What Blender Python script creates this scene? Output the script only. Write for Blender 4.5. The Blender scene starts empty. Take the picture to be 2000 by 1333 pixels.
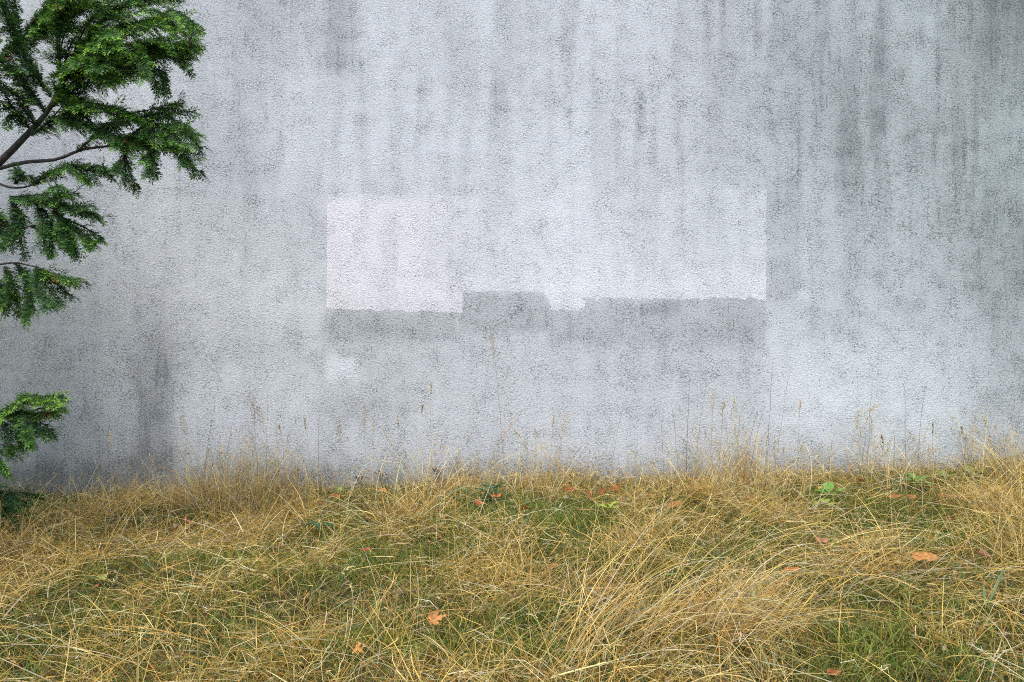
import bpy, bmesh, math, random
import numpy as np
from mathutils import Vector, Matrix

random.seed(7)
RNG = np.random.default_rng(7)
S = bpy.context.scene
COL = S.collection

# ------------------------------------------------------------------ camera
CAM_D, CAM_H, FPX = 6.5, 1.28, 1444.0        # metres to the wall, height, focal length in photo pixels
cam_data = bpy.data.cameras.new('camera')
cam_data.lens = 26.0
cam_data.sensor_width = 36.0
cam_data.clip_end = 300
cam = bpy.data.objects.new('camera', cam_data)
cam.location = (0, -CAM_D, CAM_H)
cam.rotation_euler = (math.radians(90), 0, 0)
COL.objects.link(cam)
S.camera = cam

# ------------------------------------------------------------------ sky, sun, exposure
SUN_EL, SUN_AZ = 62.0, 192.0                  # overcast noon, light from behind the camera
world = bpy.data.worlds.new('World')
S.world = world
world.use_nodes = True
wn = world.node_tree.nodes
bg = wn['Background']
sky = wn.new('ShaderNodeTexSky')
sky.sky_type = 'NISHITA'
sky.sun_disc = False
sky.sun_elevation = math.radians(SUN_EL)
sky.sun_rotation = math.radians(SUN_AZ)
sky.air_density = 1.0
sky.dust_density = 1.2
sky.ozone_density = 1.0
world.node_tree.links.new(sky.outputs[0], bg.inputs[0])
bg.inputs[1].default_value = 0.12
sun_data = bpy.data.lights.new('sun', 'SUN')
sun_data.energy = 1.5
sun_data.angle = math.radians(18)
sun_data.color = (1.0, 0.965, 0.92)
sun = bpy.data.objects.new('sun', sun_data)
az, el = math.radians(SUN_AZ), math.radians(SUN_EL)
to_sun = Vector((math.sin(az) * math.cos(el), math.cos(az) * math.cos(el), math.sin(el)))
sun.rotation_euler = to_sun.to_track_quat('Z', 'Y').to_euler()
sun.location = (0, -8, 12)
COL.objects.link(sun)
S.view_settings.view_transform = 'Standard'
S.view_settings.look = 'None'
S.view_settings.gamma = 1.0
S.view_settings.use_curve_mapping = False
S.view_settings.exposure = 1.32
S.cycles.max_bounces = 4
S.cycles.diffuse_bounces = 2
S.cycles.transmission_bounces = 2
S.cycles.use_denoising = False
S.cycles.use_adaptive_sampling = True
S.cycles.adaptive_threshold = 0.02
S.cycles.filter_width = 1.0

# ------------------------------------------------------------------ helpers
def tag(o, label=None, cat=None, group=None, kind=None):
    if label: o['label'] = label
    if cat: o['category'] = cat
    if group: o['group'] = group
    if kind: o['kind'] = kind
    return o

def empty(name, loc):
    o = bpy.data.objects.new(name, None)
    o.empty_display_size = 0.05
    o.location = loc
    COL.objects.link(o)
    return o

def link_mesh(name, me, mat, parent=None):
    o = bpy.data.objects.new(name, me)
    if mat: me.materials.append(mat)
    if parent is not None:
        o.parent = parent
    COL.objects.link(o)
    return o

def mesh_np(name, verts, quads=None, tris=None, colors=None, smooth=False):
    """mesh from numpy arrays; colours are per-vertex colours of the things"""
    me = bpy.data.meshes.new(name)
    verts = np.asarray(verts, np.float32)
    nq = 0 if quads is None else len(quads)
    nt = 0 if tris is None else len(tris)
    me.vertices.add(len(verts))
    me.vertices.foreach_set('co', verts.ravel())
    idx, start, tot, off = [], [], [], 0
    if nq:
        idx.append(np.asarray(quads, np.int32).ravel()); start.append(np.arange(nq) * 4); off = nq * 4
    if nt:
        idx.append(np.asarray(tris, np.int32).ravel()); start.append(off + np.arange(nt) * 3)
    idx = np.concatenate(idx); start = np.concatenate(start).astype(np.int32)
    me.loops.add(len(idx))
    me.loops.foreach_set('vertex_index', idx)
    me.polygons.add(nq + nt)
    me.polygons.foreach_set('loop_start', start)
    if smooth:
        me.polygons.foreach_set('use_smooth', np.ones(nq + nt, bool))
    if colors is not None:
        a = me.color_attributes.new('Col', 'FLOAT_COLOR', 'POINT')
        c = np.ones((len(verts), 4), np.float32); c[:, :3] = colors
        a.data.foreach_set('color', c.ravel())
    me.update(calc_edges=True)
    me.validate()
    return me

def _h(ix, iy, seed):
    n = (ix.astype(np.int64) * 374761393 + iy.astype(np.int64) * 668265263 + seed * 974634777) & 0xffffffff
    n = ((n ^ (n >> 13)) * 1274126177) & 0xffffffff
    return ((n ^ (n >> 16)) & 0xffff) / 65535.0

def vn(x, y, seed=0):
    x = np.asarray(x, float); y = np.asarray(y, float)
    ix, iy = np.floor(x), np.floor(y); fx, fy = x - ix, y - iy
    fx = fx * fx * (3 - 2 * fx); fy = fy * fy * (3 - 2 * fy)
    a = _h(ix, iy, seed); b = _h(ix + 1, iy, seed); c = _h(ix, iy + 1, seed); d = _h(ix + 1, iy + 1, seed)
    return a + (b - a) * fx + (c - a) * fy + (a - b - c + d) * fx * fy

def fbm(x, y, seed=0, o=4):
    s, a, t = 0, 0.5, 0
    for k in range(o):
        s = s + a * vn(np.asarray(x) * 2 ** k, np.asarray(y) * 2 ** k, seed + 17 * k); t += a; a *= 0.5
    return s / t

def sstep(a, b, x):
    t = np.clip((np.asarray(x, float) - a) / (b - a), 0, 1)
    return t * t * (3 - 2 * t)

# ------------------------------------------------------------------ the lie of the land
def ground_z(x, y):
    x = np.asarray(x, float); y = np.asarray(y, float)
    near = np.exp(-((np.clip(np.abs(x) - 8, 0, None)) / 6) ** 2)
    z = 0.033 * np.clip(x, -8, 8) + 0.030 * np.clip(y, -8, 0)
    z = z + near * (0.16 * (fbm(x * 0.55 + 3.1, y * 0.75 + 1.7, 5, 2) - 0.5) * np.clip(-y / 1.2, 0.45, 1)
                    + 0.09 * (fbm(x * 2.1, y * 2.4, 9, 2) - 0.5))
    return z

def wall_pt(px, py, off=0.0):
    """a photo pixel on the wall plane -> wall metres"""
    d = CAM_D - off
    return ((px - 1000) / FPX * d, -off, CAM_H - (py - 666.5) / FPX * d)

def at(px, py, d):
    return Vector(((px - 1000) / FPX * d, -CAM_D + d, CAM_H - (py - 666.5) / FPX * d))

def on_ground(px, py):
    """where the sight line through a photo pixel meets the ground"""
    lo = 1.5
    for d in np.arange(2.2, CAM_D - 0.02, 0.01):
        p = at(px, py, d)
        if p.z <= ground_z(p.x, p.y):
            return Vector((p.x, p.y, float(ground_z(p.x, p.y))))
    x = (px - 1000) / FPX * (CAM_D - 0.06)
    return Vector((x, -0.06, float(ground_z(x, -0.06))))

# ------------------------------------------------------------------ materials
def new_mat(name):
    m = bpy.data.materials.new(name)
    m.use_nodes = True
    return m, m.node_tree.nodes, m.node_tree.links, m.node_tree.nodes['Principled BSDF']

def plant_mat(name, rough=0.6, transl=0.25, spec=0.25, noise=30.0, namt=0.0):
    m, n, l, p = new_mat(name)
    at_ = n.new('ShaderNodeAttribute'); at_.attribute_name = 'Col'
    tc = n.new('ShaderNodeTexCoord')
    nz = n.new('ShaderNodeTexNoise'); nz.inputs['Scale'].default_value = noise; nz.inputs['Detail'].default_value = 1 if namt == 0 else 3
    l.new(tc.outputs['Object'], nz.inputs['Vector'])
    if namt == 0: namt = .08
    mr = n.new('ShaderNodeMapRange')
    mr.inputs['From Min'].default_value = 0.3; mr.inputs['From Max'].default_value = 0.7
    mr.inputs['To Min'].default_value = 1 - namt; mr.inputs['To Max'].default_value = 1 + namt
    l.new(nz.outputs['Fac'], mr.inputs['Value'])
    mx = n.new('ShaderNodeVectorMath'); mx.operation = 'SCALE'
    l.new(at_.outputs['Color'], mx.inputs[0]); l.new(mr.outputs[0], mx.inputs['Scale'])
    l.new(mx.outputs[0], p.inputs['Base Color'])
    p.inputs['Roughness'].default_value = rough
    p.inputs['Specular IOR Level'].default_value = spec
    if transl > 0:
        tr = n.new('ShaderNodeBsdfTranslucent'); l.new(mx.outputs[0], tr.inputs['Color'])
        ms = n.new('ShaderNodeMixShader'); ms.inputs[0].default_value = transl
        l.new(p.outputs[0], ms.inputs[1]); l.new(tr.outputs[0], ms.inputs[2])
        l.new(ms.outputs[0], n['Material Output'].inputs['Surface'])
    return m

M_STRAW = plant_mat('dry_straw', 0.55, 0.22, 0.3)
M_GREEN = plant_mat('green_blade', 0.5, 0.28, 0.3)
M_MOSS = plant_mat('moss_green', 0.8, 0.2, 0.1)
M_LEAF = plant_mat('dead_leaf', 0.7, 0.15, 0.2, 60, 0.35)
M_WEED = plant_mat('weed_leaf', 0.45, 0.25, 0.4, 40, 0.2)
M_NEEDLE = plant_mat('yew_needle', 0.5, 0.22, 0.25, 6, 0.3)

def bark_mat():
    m, n, l, p = new_mat('yew_bark')
    tc = n.new('ShaderNodeTexCoord')
    mp = n.new('ShaderNodeMapping'); mp.inputs['Scale'].default_value = (30, 30, 7)
    nz = n.new('ShaderNodeTexNoise'); nz.inputs['Scale'].default_value = 1.2; nz.inputs['Detail'].default_value = 6
    cr = n.new('ShaderNodeValToRGB')
    cr.color_ramp.elements[0].position = 0.32; cr.color_ramp.elements[0].color = (0.016, 0.013, 0.011, 1)
    cr.color_ramp.elements[1].position = 0.72; cr.color_ramp.elements[1].color = (0.085, 0.062, 0.047, 1)
    bp = n.new('ShaderNodeBump'); bp.inputs['Strength'].default_value = 0.7; bp.inputs['Distance'].default_value = 0.01
    l.new(tc.outputs['Object'], mp.inputs[0]); l.new(mp.outputs[0], nz.inputs['Vector'])
    l.new(nz.outputs['Fac'], cr.inputs[0]); l.new(cr.outputs[0], p.inputs['Base Color'])
    l.new(nz.outputs['Fac'], bp.inputs['Height']); l.new(bp.outputs[0], p.inputs['Normal'])
    p.inputs['Roughness'].default_value = 0.85
    return m
M_BARK = bark_mat()

def soil_mat():
    m, n, l, p = new_mat('soil_and_thatch')
    tc = n.new('ShaderNodeTexCoord')
    n1 = n.new('ShaderNodeTexNoise'); n1.inputs['Scale'].default_value = 1.6; n1.inputs['Detail'].default_value = 6
    n2 = n.new('ShaderNodeTexNoise'); n2.inputs['Scale'].default_value = 60; n2.inputs['Detail'].default_value = 5
    c1 = n.new('ShaderNodeValToRGB')
    c1.color_ramp.elements[0].position = 0.35; c1.color_ramp.elements[0].color = (0.035, 0.042, 0.012, 1)
    c1.color_ramp.elements[1].position = 0.65; c1.color_ramp.elements[1].color = (0.065, 0.048, 0.026, 1)
    c2 = n.new('ShaderNodeValToRGB')
    c2.color_ramp.elements[0].position = 0.3; c2.color_ramp.elements[0].color = (0.35, 0.35, 0.35, 1)
    c2.color_ramp.elements[1].position = 0.75; c2.color_ramp.elements[1].color = (1.5, 1.4, 1.2, 1)
    mu = n.new('ShaderNodeMix'); mu.data_type = 'RGBA'; mu.blend_type = 'MULTIPLY'; mu.inputs[0].default_value = 1
    bp = n.new('ShaderNodeBump'); bp.inputs['Strength'].default_value = 0.8; bp.inputs['Distance'].default_value = 0.02
    for q in (n1, n2): l.new(tc.outputs['Object'], q.inputs['Vector'])
    l.new(n1.outputs['Fac'], c1.inputs[0]); l.new(n2.outputs['Fac'], c2.inputs[0])
    l.new(c1.outputs[0], mu.inputs[6]); l.new(c2.outputs[0], mu.inputs[7])
    l.new(mu.outputs[2], p.inputs['Base Color'])
    l.new(n2.outputs['Fac'], bp.inputs['Height']); l.new(bp.outputs[0], p.inputs['Normal'])
    p.inputs['Roughness'].default_value = 0.95
    return m

def render_mat():
    """rough-cast wall render: 'Col' holds weathering tone with painted vignette and shade, alpha-free 'Dirt' the amount of grime and painted darkening together"""
    m, n, l, p = new_mat('roughcast_render')
    tc = n.new('ShaderNodeTexCoord')
    at_ = n.new('ShaderNodeAttribute'); at_.attribute_name = 'Col'
    ad = n.new('ShaderNodeAttribute'); ad.attribute_name = 'DirtShade'
    # grain: trowelled-on roughcast, coarser and smoother from place to place
    mp = n.new('ShaderNodeMapping'); mp.inputs['Scale'].default_value = (1.0, 1.0, 1.2)
    mp.inputs['Rotation'].default_value = (0, math.radians(-14), 0)
    g1 = n.new('ShaderNodeTexNoise'); g1.inputs['Scale'].default_value = 60; g1.inputs['Detail'].default_value = 3
    g1.inputs['Roughness'].default_value = 0.68; g1.inputs['Distortion'].default_value = 0.45
    l.new(tc.outputs['Object'], mp.inputs[0]); l.new(mp.outputs[0], g1.inputs['Vector'])
    s2 = n.new('ShaderNodeTexNoise'); s2.inputs['Scale'].default_value = 5.5; s2.inputs['Detail'].default_value = 4
    s2.inputs['Roughness'].default_value = 0.65
    l.new(tc.outputs['Object'], s2.inputs['Vector'])
    bs = n.new('ShaderNodeMapRange'); bs.inputs['From Min'].default_value = 0.3; bs.inputs['From Max'].default_value = 0.7
    bs.inputs['To Min'].default_value = 0.45; bs.inputs['To Max'].default_value = 1.0
    l.new(s2.outputs['Fac'], bs.inputs['Value'])
    bp = n.new('ShaderNodeBump'); bp.inputs['Distance'].default_value = 0.0125
    l.new(bs.outputs[0], bp.inputs['Strength'])
    l.new(g1.outputs['Fac'], bp.inputs['Height']); l.new(bp.outputs[0], p.inputs['Normal'])
    # lichen / soot specks, denser where the wall tone is darker
    s1 = n.new('ShaderNodeTexNoise'); s1.inputs['Scale'].default_value = 66; s1.inputs['Detail'].default_value = 2
    s1.inputs['Roughness'].default_value = 0.7; s1.inputs['Distortion'].default_value = 0.3
    l.new(tc.outputs['Object'], s1.inputs['Vector'])
    t1 = n.new('ShaderNodeMath'); t1.operation = 'MULTIPLY_ADD'; t1.inputs[1].default_value = 0.20   # dirt*k + specks
    l.new(ad.outputs['Fac'], t1.inputs[0]); l.new(s1.outputs['Fac'], t1.inputs[2])
    t2 = n.new('ShaderNodeMath'); t2.operation = 'MULTIPLY_ADD'; t2.inputs[1].default_value = 0.46
    l.new(s2.outputs['Fac'], t2.inputs[0]); l.new(t1.outputs[0], t2.inputs[2])
    # thin drip lines, only where the wall tone is darkened
    dm = n.new('ShaderNodeMapping'); dm.inputs['Scale'].default_value = (24.0, 1.0, 1.5)
    dn = n.new('ShaderNodeTexNoise'); dn.inputs['Scale'].default_value = 1.0; dn.inputs['Detail'].default_value = 4
    dn.inputs['Roughness'].default_value = 0.6; dn.inputs['Distortion'].default_value = 0.6
    l.new(tc.outputs['Object'], dm.inputs[0]); l.new(dm.outputs[0], dn.inputs['Vector'])
    dr = n.new('ShaderNodeMapRange'); dr.interpolation_type = 'SMOOTHSTEP'
    dr.inputs['From Min'].default_value = 0.47; dr.inputs['From Max'].default_value = 0.74
    dr.inputs['To Min'].default_value = -0.02; dr.inputs['To Max'].default_value = 0.20
    l.new(dn.outputs['Fac'], dr.inputs['Value'])
    dd = n.new('ShaderNodeMath'); dd.operation = 'MULTIPLY'
    l.new(dr.outputs[0], dd.inputs[0]); l.new(ad.outputs['Fac'], dd.inputs[1])
    t3 = n.new('ShaderNodeMath'); t3.operation = 'ADD'
    l.new(t2.outputs[0], t3.inputs[0]); l.new(dd.outputs[0], t3.inputs[1])
    mr = n.new('ShaderNodeMapRange'); mr.interpolation_type = 'SMOOTHSTEP'
    mr.inputs['From Min'].default_value = 0.77; mr.inputs['From Max'].default_value = 1.04
    mr.inputs['To Min'].default_value = 0.0; mr.inputs['To Max'].default_value = 0.85
    l.new(t3.outputs[0], mr.inputs['Value'])
    mx = n.new('ShaderNodeMix'); mx.data_type = 'RGBA'
    mx.inputs[7].default_value = (0.115, 0.13, 0.123, 1)
    l.new(mr.outputs[0], mx.inputs[0]); l.new(at_.outputs['Color'], mx.inputs[6])
    # faint grain in the paint tone
    gm = n.new('ShaderNodeMapRange'); gm.inputs['From Min'].default_value = 0.3; gm.inputs['From Max'].default_value = 0.7
    gm.inputs['To Min'].default_value = 0.84; gm.inputs['To Max'].default_value = 1.12
    l.new(g1.outputs['Fac'], gm.inputs['Value'])
    sc = n.new('ShaderNodeVectorMath'); sc.operation = 'SCALE'
    l.new(mx.outputs[2], sc.inputs[0]); l.new(gm.outputs[0], sc.inputs['Scale'])
    l.new(sc.outputs[0], p.inputs['Base Color'])
    p.inputs['Roughness'].default_value = 0.88
    p.inputs['Specular IOR Level'].default_value = 0.2
    return m
M_WALL = render_mat()

# ------------------------------------------------------------------ ground
gx = np.unique(np.concatenate([np.linspace(-60, -9, 18), np.arange(-9, 9.01, 0.08), np.linspace(9, 60, 18)]))
gy = np.unique(np.concatenate([np.linspace(-60, -6, 18), np.arange(-6, 0.31, 0.08), np.linspace(0.4, 60, 14)]))
X, Y = np.meshgrid(gx, gy)
Z = ground_z(X, Y)
nx, ny = len(gx), len(gy)
I = np.arange(nx * ny).reshape(ny, nx)
Q = np.stack([I[:-1, :-1], I[:-1, 1:], I[1:, 1:], I[1:, :-1]], -1).reshape(-1, 4)
ground = link_mesh('ground', mesh_np('ground', np.stack([X, Y, Z], -1).reshape(-1, 3), Q, smooth=True), soil_mat())
tag(ground, kind='structure')

# ------------------------------------------------------------------ the wall, its weathering and painted shade
def box(u, v, u0, u1, v0, v1, su, sv):
    return (sstep(u0 - su, u0 + su, u) * (1 - sstep(u1 - su, u1 + su, u)) *
            sstep(v0 - sv, v0 + sv, v) * (1 - sstep(v1 - sv, v1 + sv, v)))

def wall_tone(x, z):
    """weathering and painted shade of the wall: returns colour and darkening amount at wall metres x, z"""
    u = 1000 + x / CAM_D * FPX; v = 666.5 - (z - CAM_H) / CAM_D * FPX
    w = (fbm(u / 90, v / 90, 31, 3) - 0.5)
    uu = u + 26 * w; vv = v + 60 * (fbm(u / 45, v / 120, 37, 3) - 0.5)
    D = np.full(np.shape(u), 0.10)
    # broad cloudiness and rain streaks running down from the top
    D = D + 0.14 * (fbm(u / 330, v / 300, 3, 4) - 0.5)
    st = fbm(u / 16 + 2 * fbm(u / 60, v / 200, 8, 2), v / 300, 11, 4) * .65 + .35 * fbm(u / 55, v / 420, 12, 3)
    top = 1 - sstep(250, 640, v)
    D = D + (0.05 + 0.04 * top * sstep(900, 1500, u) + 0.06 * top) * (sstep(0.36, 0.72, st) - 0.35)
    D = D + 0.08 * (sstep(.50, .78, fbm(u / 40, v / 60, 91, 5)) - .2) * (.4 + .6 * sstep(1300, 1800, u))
    # soft-edged grime; right-hand and low-left fields also paint in vignette and yew shade
    for (u0, u1, v0, v1, su, sv, a) in [
        (500, 690, -200, 120, 50, 60, .14), (640, 690, -200, 150, 18, 70, .13), (360, 520, -100, 420, 60, 120, .12),
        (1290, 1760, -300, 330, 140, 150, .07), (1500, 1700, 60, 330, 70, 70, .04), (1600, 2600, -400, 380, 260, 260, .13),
        (1900, 2700, -500, 160, 110, 170, .30), (1700, 2700, -500, 330, 160, 180, .06), (1760, 2700, 250, 560, 160, 140, .12), (1900, 2800, 400, 1000, 90, 200, .20), (1500, 2800, 330, 700, 260, 200, .08), (1280, 2800, -500, 380, 260, 200, .07), (-800, 420, -500, 500, 160, 260, .04),  # right side and corner: weathering with lens vignette painted in
        (245, 345, 560, 960, 40, 110, .09), (262, 346, 690, 960, 12, 60, .16), (-800, 300, 780, 1100, 130, 110, .14), (60, 360, 640, 1000, 60, 120, .06),
        (-600, 130, 620, 1000, 90, 170, .06), (300, 640, 640, 720, 90, 60, .10),
        (640, 900, 606, 665, 5, 14, .13), (905, 1066, 572, 650, 5, 12, .16), (1066, 1142, 607, 670, 6, 16, .15),
        (1143, 1497, 586, 680, 5, 20, .14), (1255, 1328, 588, 616, 4, 9, .12), (640, 1497, 600, 820, 30, 110, .11),
        (1498, 1560, 372, 600, 4, 40, .08), (960, 984, 150, 250, 7, 40, .14), (1244, 1258, 170, 280, 6, 30, .16),
        (1722, 1738, 70, 250, 9, 60, .12), (1440, 1456, 0, 130, 9, 40, .07), (1380, 1394, -50, 180, 8, 40, .08),
        (620, 780, 770, 830, 50, 30, .10), (560, 660, 380, 560, 40, 60, .05), (1560, 1680, 600, 660, 30, 16, .08),
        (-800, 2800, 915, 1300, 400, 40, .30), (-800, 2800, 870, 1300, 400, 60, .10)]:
        D = D + a * box(uu, vv if (v1 - v0) > 90 and sv > 12 else v, u0, u1, v0, v1, su, sv)
    # cleaner, paler places
    for (u0, u1, v0, v1, su, sv, a) in [
        (560, 960, 230, 420, 120, 90, .06), (640, 705, 712, 754, 16, 12, .22), (650, 690, 722, 745, 16, 12, .06), (1000, 1250, 250, 560, 90, 90, .06),
        (1500, 1760, 620, 860, 90, 80, .10), (820, 1300, 700, 860, 200, 70, .05), (420, 640, 520, 640, 60, 50, .05)]:
        D = D - a * box(uu, vv, u0, u1, v0, v1, su, sv)
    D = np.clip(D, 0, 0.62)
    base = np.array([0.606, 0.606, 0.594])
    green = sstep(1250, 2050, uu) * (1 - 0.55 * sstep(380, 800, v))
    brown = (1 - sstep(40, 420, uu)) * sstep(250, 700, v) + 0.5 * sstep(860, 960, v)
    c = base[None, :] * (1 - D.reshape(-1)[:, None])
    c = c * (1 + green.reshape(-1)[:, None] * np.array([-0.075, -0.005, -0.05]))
    c = c * (1 + brown.reshape(-1)[:, None] * np.array([0.03, -0.01, -0.11]))
    return c, np.clip(D * 1.15, 0, 0.75).reshape(-1)

def wall_dirt_shade_attr(me, dirt_shade):
    a = me.attributes.new('DirtShade', 'FLOAT', 'POINT')
    a.data.foreach_set('value', np.asarray(dirt_shade, np.float32))

WX0, WX1, WZ0, WZ1, WT = -8.5, 8.5, -0.9, 6.2, 0.32
wx = np.arange(WX0, WX1 + 0.001, 0.034); wz = np.arange(WZ0, WZ1 + 0.001, 0.034)
X, Zw = np.meshgrid(wx, wz)
und = 0.012 * (fbm(X * 0.9, Zw * 0.9, 71, 3) - 0.5)            # a hand-floated face is never dead flat
def wall_y(x, z): return 0.012 * (fbm(np.asarray(x) * 0.9, np.asarray(z) * 0.9, 71, 3) - 0.5)
V = np.stack([X, und, Zw], -1).reshape(-1, 3)
nx, nz = len(wx), len(wz)
I = np.arange(nx * nz).reshape(nz, nx)
Q = np.stack([I[:-1, :-1], I[:-1, 1:], I[1:, 1:], I[1:, :-1]], -1).reshape(-1, 4)
nb = len(V)
corner = [I[0, 0], I[0, -1], I[-1, -1], I[-1, 0]]
Vb = V[corner].copy(); Vb[:, 1] = WT
V = np.concatenate([V, Vb])
rim = [I[0, :], I[:, -1], I[-1, ::-1], I[::-1, 0]]
Qb = [[nb + 1, nb + 0, nb + 3, nb + 2]]
T = []
for k, r in enumerate(rim):                                       # close the wall's ends, foot and top
    a, b = nb + k, nb + (k + 1) % 4
    for i in range(len(r) - 1):
        T.append([r[i + 1], r[i], a])
    T.append([r[-1], a, b])
c, dirt_shade = wall_tone(V[:, 0], V[:, 2])
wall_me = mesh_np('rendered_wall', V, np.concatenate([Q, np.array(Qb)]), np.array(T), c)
wall_dirt_shade_attr(wall_me, dirt_shade)
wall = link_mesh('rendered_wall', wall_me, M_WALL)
tag(wall, 'tall pale grey roughcast wall with dark rain streaks, filling the view behind the grass', 'wall')

def in_patch(poly, u, v):
    ins = np.zeros(np.shape(u), bool)
    n = len(poly)
    for i in range(n):
        (x0, y0), (x1, y1) = poly[i], poly[(i + 1) % n]
        cond = ((y0 > v) != (y1 > v))
        xi = (x1 - x0) * (v - y0) / ((y1 - y0) if y1 != y0 else 1e-9) + x0
        ins ^= cond & (u < xi)
    return ins

def paint_patch(poly, pale, tint, label, soft_top, seed, rag=5.0, proud=0.0010):
    """an overpainted area: a thin coat with a ragged lower edge, worn thin towards its middle"""
    us = [p[0] for p in poly]; vs = [p[1] for p in poly]
    st = 1.7
    u, v = np.meshgrid(np.arange(min(us) - 8, max(us) + 8, st), np.arange(min(vs) - 8, max(vs) + 8, st))
    cu, cv = u[:-1, :-1] + st / 2, v[:-1, :-1] + st / 2
    low = sstep(540, 565, cv)                       # the rolled lower edge is ragged, the masked sides are nearly straight
    ru = cu + (0.12 + .3 * low) * rag * (fbm(cu / 9.3, cv / 7.7, seed, 4) - 0.5) * 2
    rv = cv + (.15 + .85 * low) * rag * ((fbm(cu / 13.7, cv / 31, seed + 5, 4) - 0.5) * 2 + .5 * (RNG.random(cu.shape) - .5))
    keep = in_patch(poly, ru, rv)
    ii = np.arange(u.size).reshape(u.shape)
    Q = np.stack([ii[1:, :-1], ii[1:, 1:], ii[:-1, 1:], ii[:-1, :-1]], -1)[keep]
    used, inv = np.unique(Q.ravel(), return_inverse=True)
    uf, vf = u.ravel()[used], v.ravel()[used]
    uf = uf + RNG.uniform(-.5, .5, len(uf)); vf = vf + RNG.uniform(-.5, .5, len(vf))
    x = (uf - 1000) / FPX * CAM_D; z = CAM_H - (vf - 666.5) / FPX * CAM_D
    y = wall_y(x, z) - proud
    c, dirt_shade = wall_tone(x, z)
    f, tt = pale(uf, vf)
    f = np.clip(f * (1 - soft_top * (1 - sstep(min(vs) + 4, min(vs) + 26, vf + 14 * (fbm(uf / 40, vf / 40, 3, 2) - .5)))), 0, 1)
    fresh = np.array(tint)[None, :] * (1 - 0.08 * (fbm(uf / 70, vf / 70, seed, 3) - 0.4))[:, None]
    c = c + (fresh - c) * f[:, None]
    me = mesh_np('paint_patch', np.stack([x, y, z], -1), inv.reshape(-1, 4), None, c)
    wall_dirt_shade_attr(me, dirt_shade * (1 - 0.85 * f))
    o = link_mesh('paint_patch', me, M_WALL, wall)
    tag(o, label)
    return o

def pale_left(u, v):
    f = 0.74 - 0.36 * box(u, v, 820, 895, 390, 560, 26, 60) - 0.22 * sstep(.5, .75, fbm(u / 45, v / 130, 81, 3))
    f = f - 0.25 * box(u, v, 760, 860, 585, 615, 25, 8)
    return f * (1 - 0.55 * sstep(850, 935, u) * (1 - sstep(520, 590, v))), 0
def pale_mid(u, v):
    f = 0.18 + 0.38 * sstep(480, 575, v) + 0.20 * sstep(1010, 1080, u)
    return f - 0.25 * sstep(.5, .75, fbm(u / 30, v / 150, 83, 3)) - 0.45 * (1 - sstep(350, 430, v)) * (1 - sstep(1000, 1060, u)), 0
def pale_right(u, v):
    f = 0.28 + 0.32 * sstep(490, 560, v) + .22 * sstep(1440, 1480, u) - 0.34 * box(u, v, 1258, 1286, 330, 560, 12, 50) - 0.22 * box(u, v, 1352, 1400, 360, 560, 14, 40)
    return f - 0.22 * sstep(.45, .75, fbm(u / 32, v / 150, 85, 3)), 0

paint_patch([(638, 378), (935, 384), (935, 500), (903.5, 560), (903.5, 612), (770, 608), (638, 603)], pale_left, (0.77, 0.728, 0.725),
            'faintly pink white paint patch, left end of the pale rectangle', 0.5, 201, 4.0)
paint_patch([(900, 372), (1075, 352), (1075, 572), (985, 569), (904, 570), (888, 560)], pale_mid, (0.735, 0.722, 0.715),
            'faded bluish white paint over the middle of the pale rectangle', 1.0, 211, 6.0, proud=0.0005)
paint_patch([(1062, 350), (1190, 362), (1350, 368), (1497, 370), (1496.5, 585), (1320, 586), (1142.5, 582), (1141, 607), (1078, 608), (1072, 590), (1062, 574)],
            pale_right, (0.735, 0.722, 0.715), 'bluish white paint patch, right end of the pale rectangle', 0.85, 221, 7.0)

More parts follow.
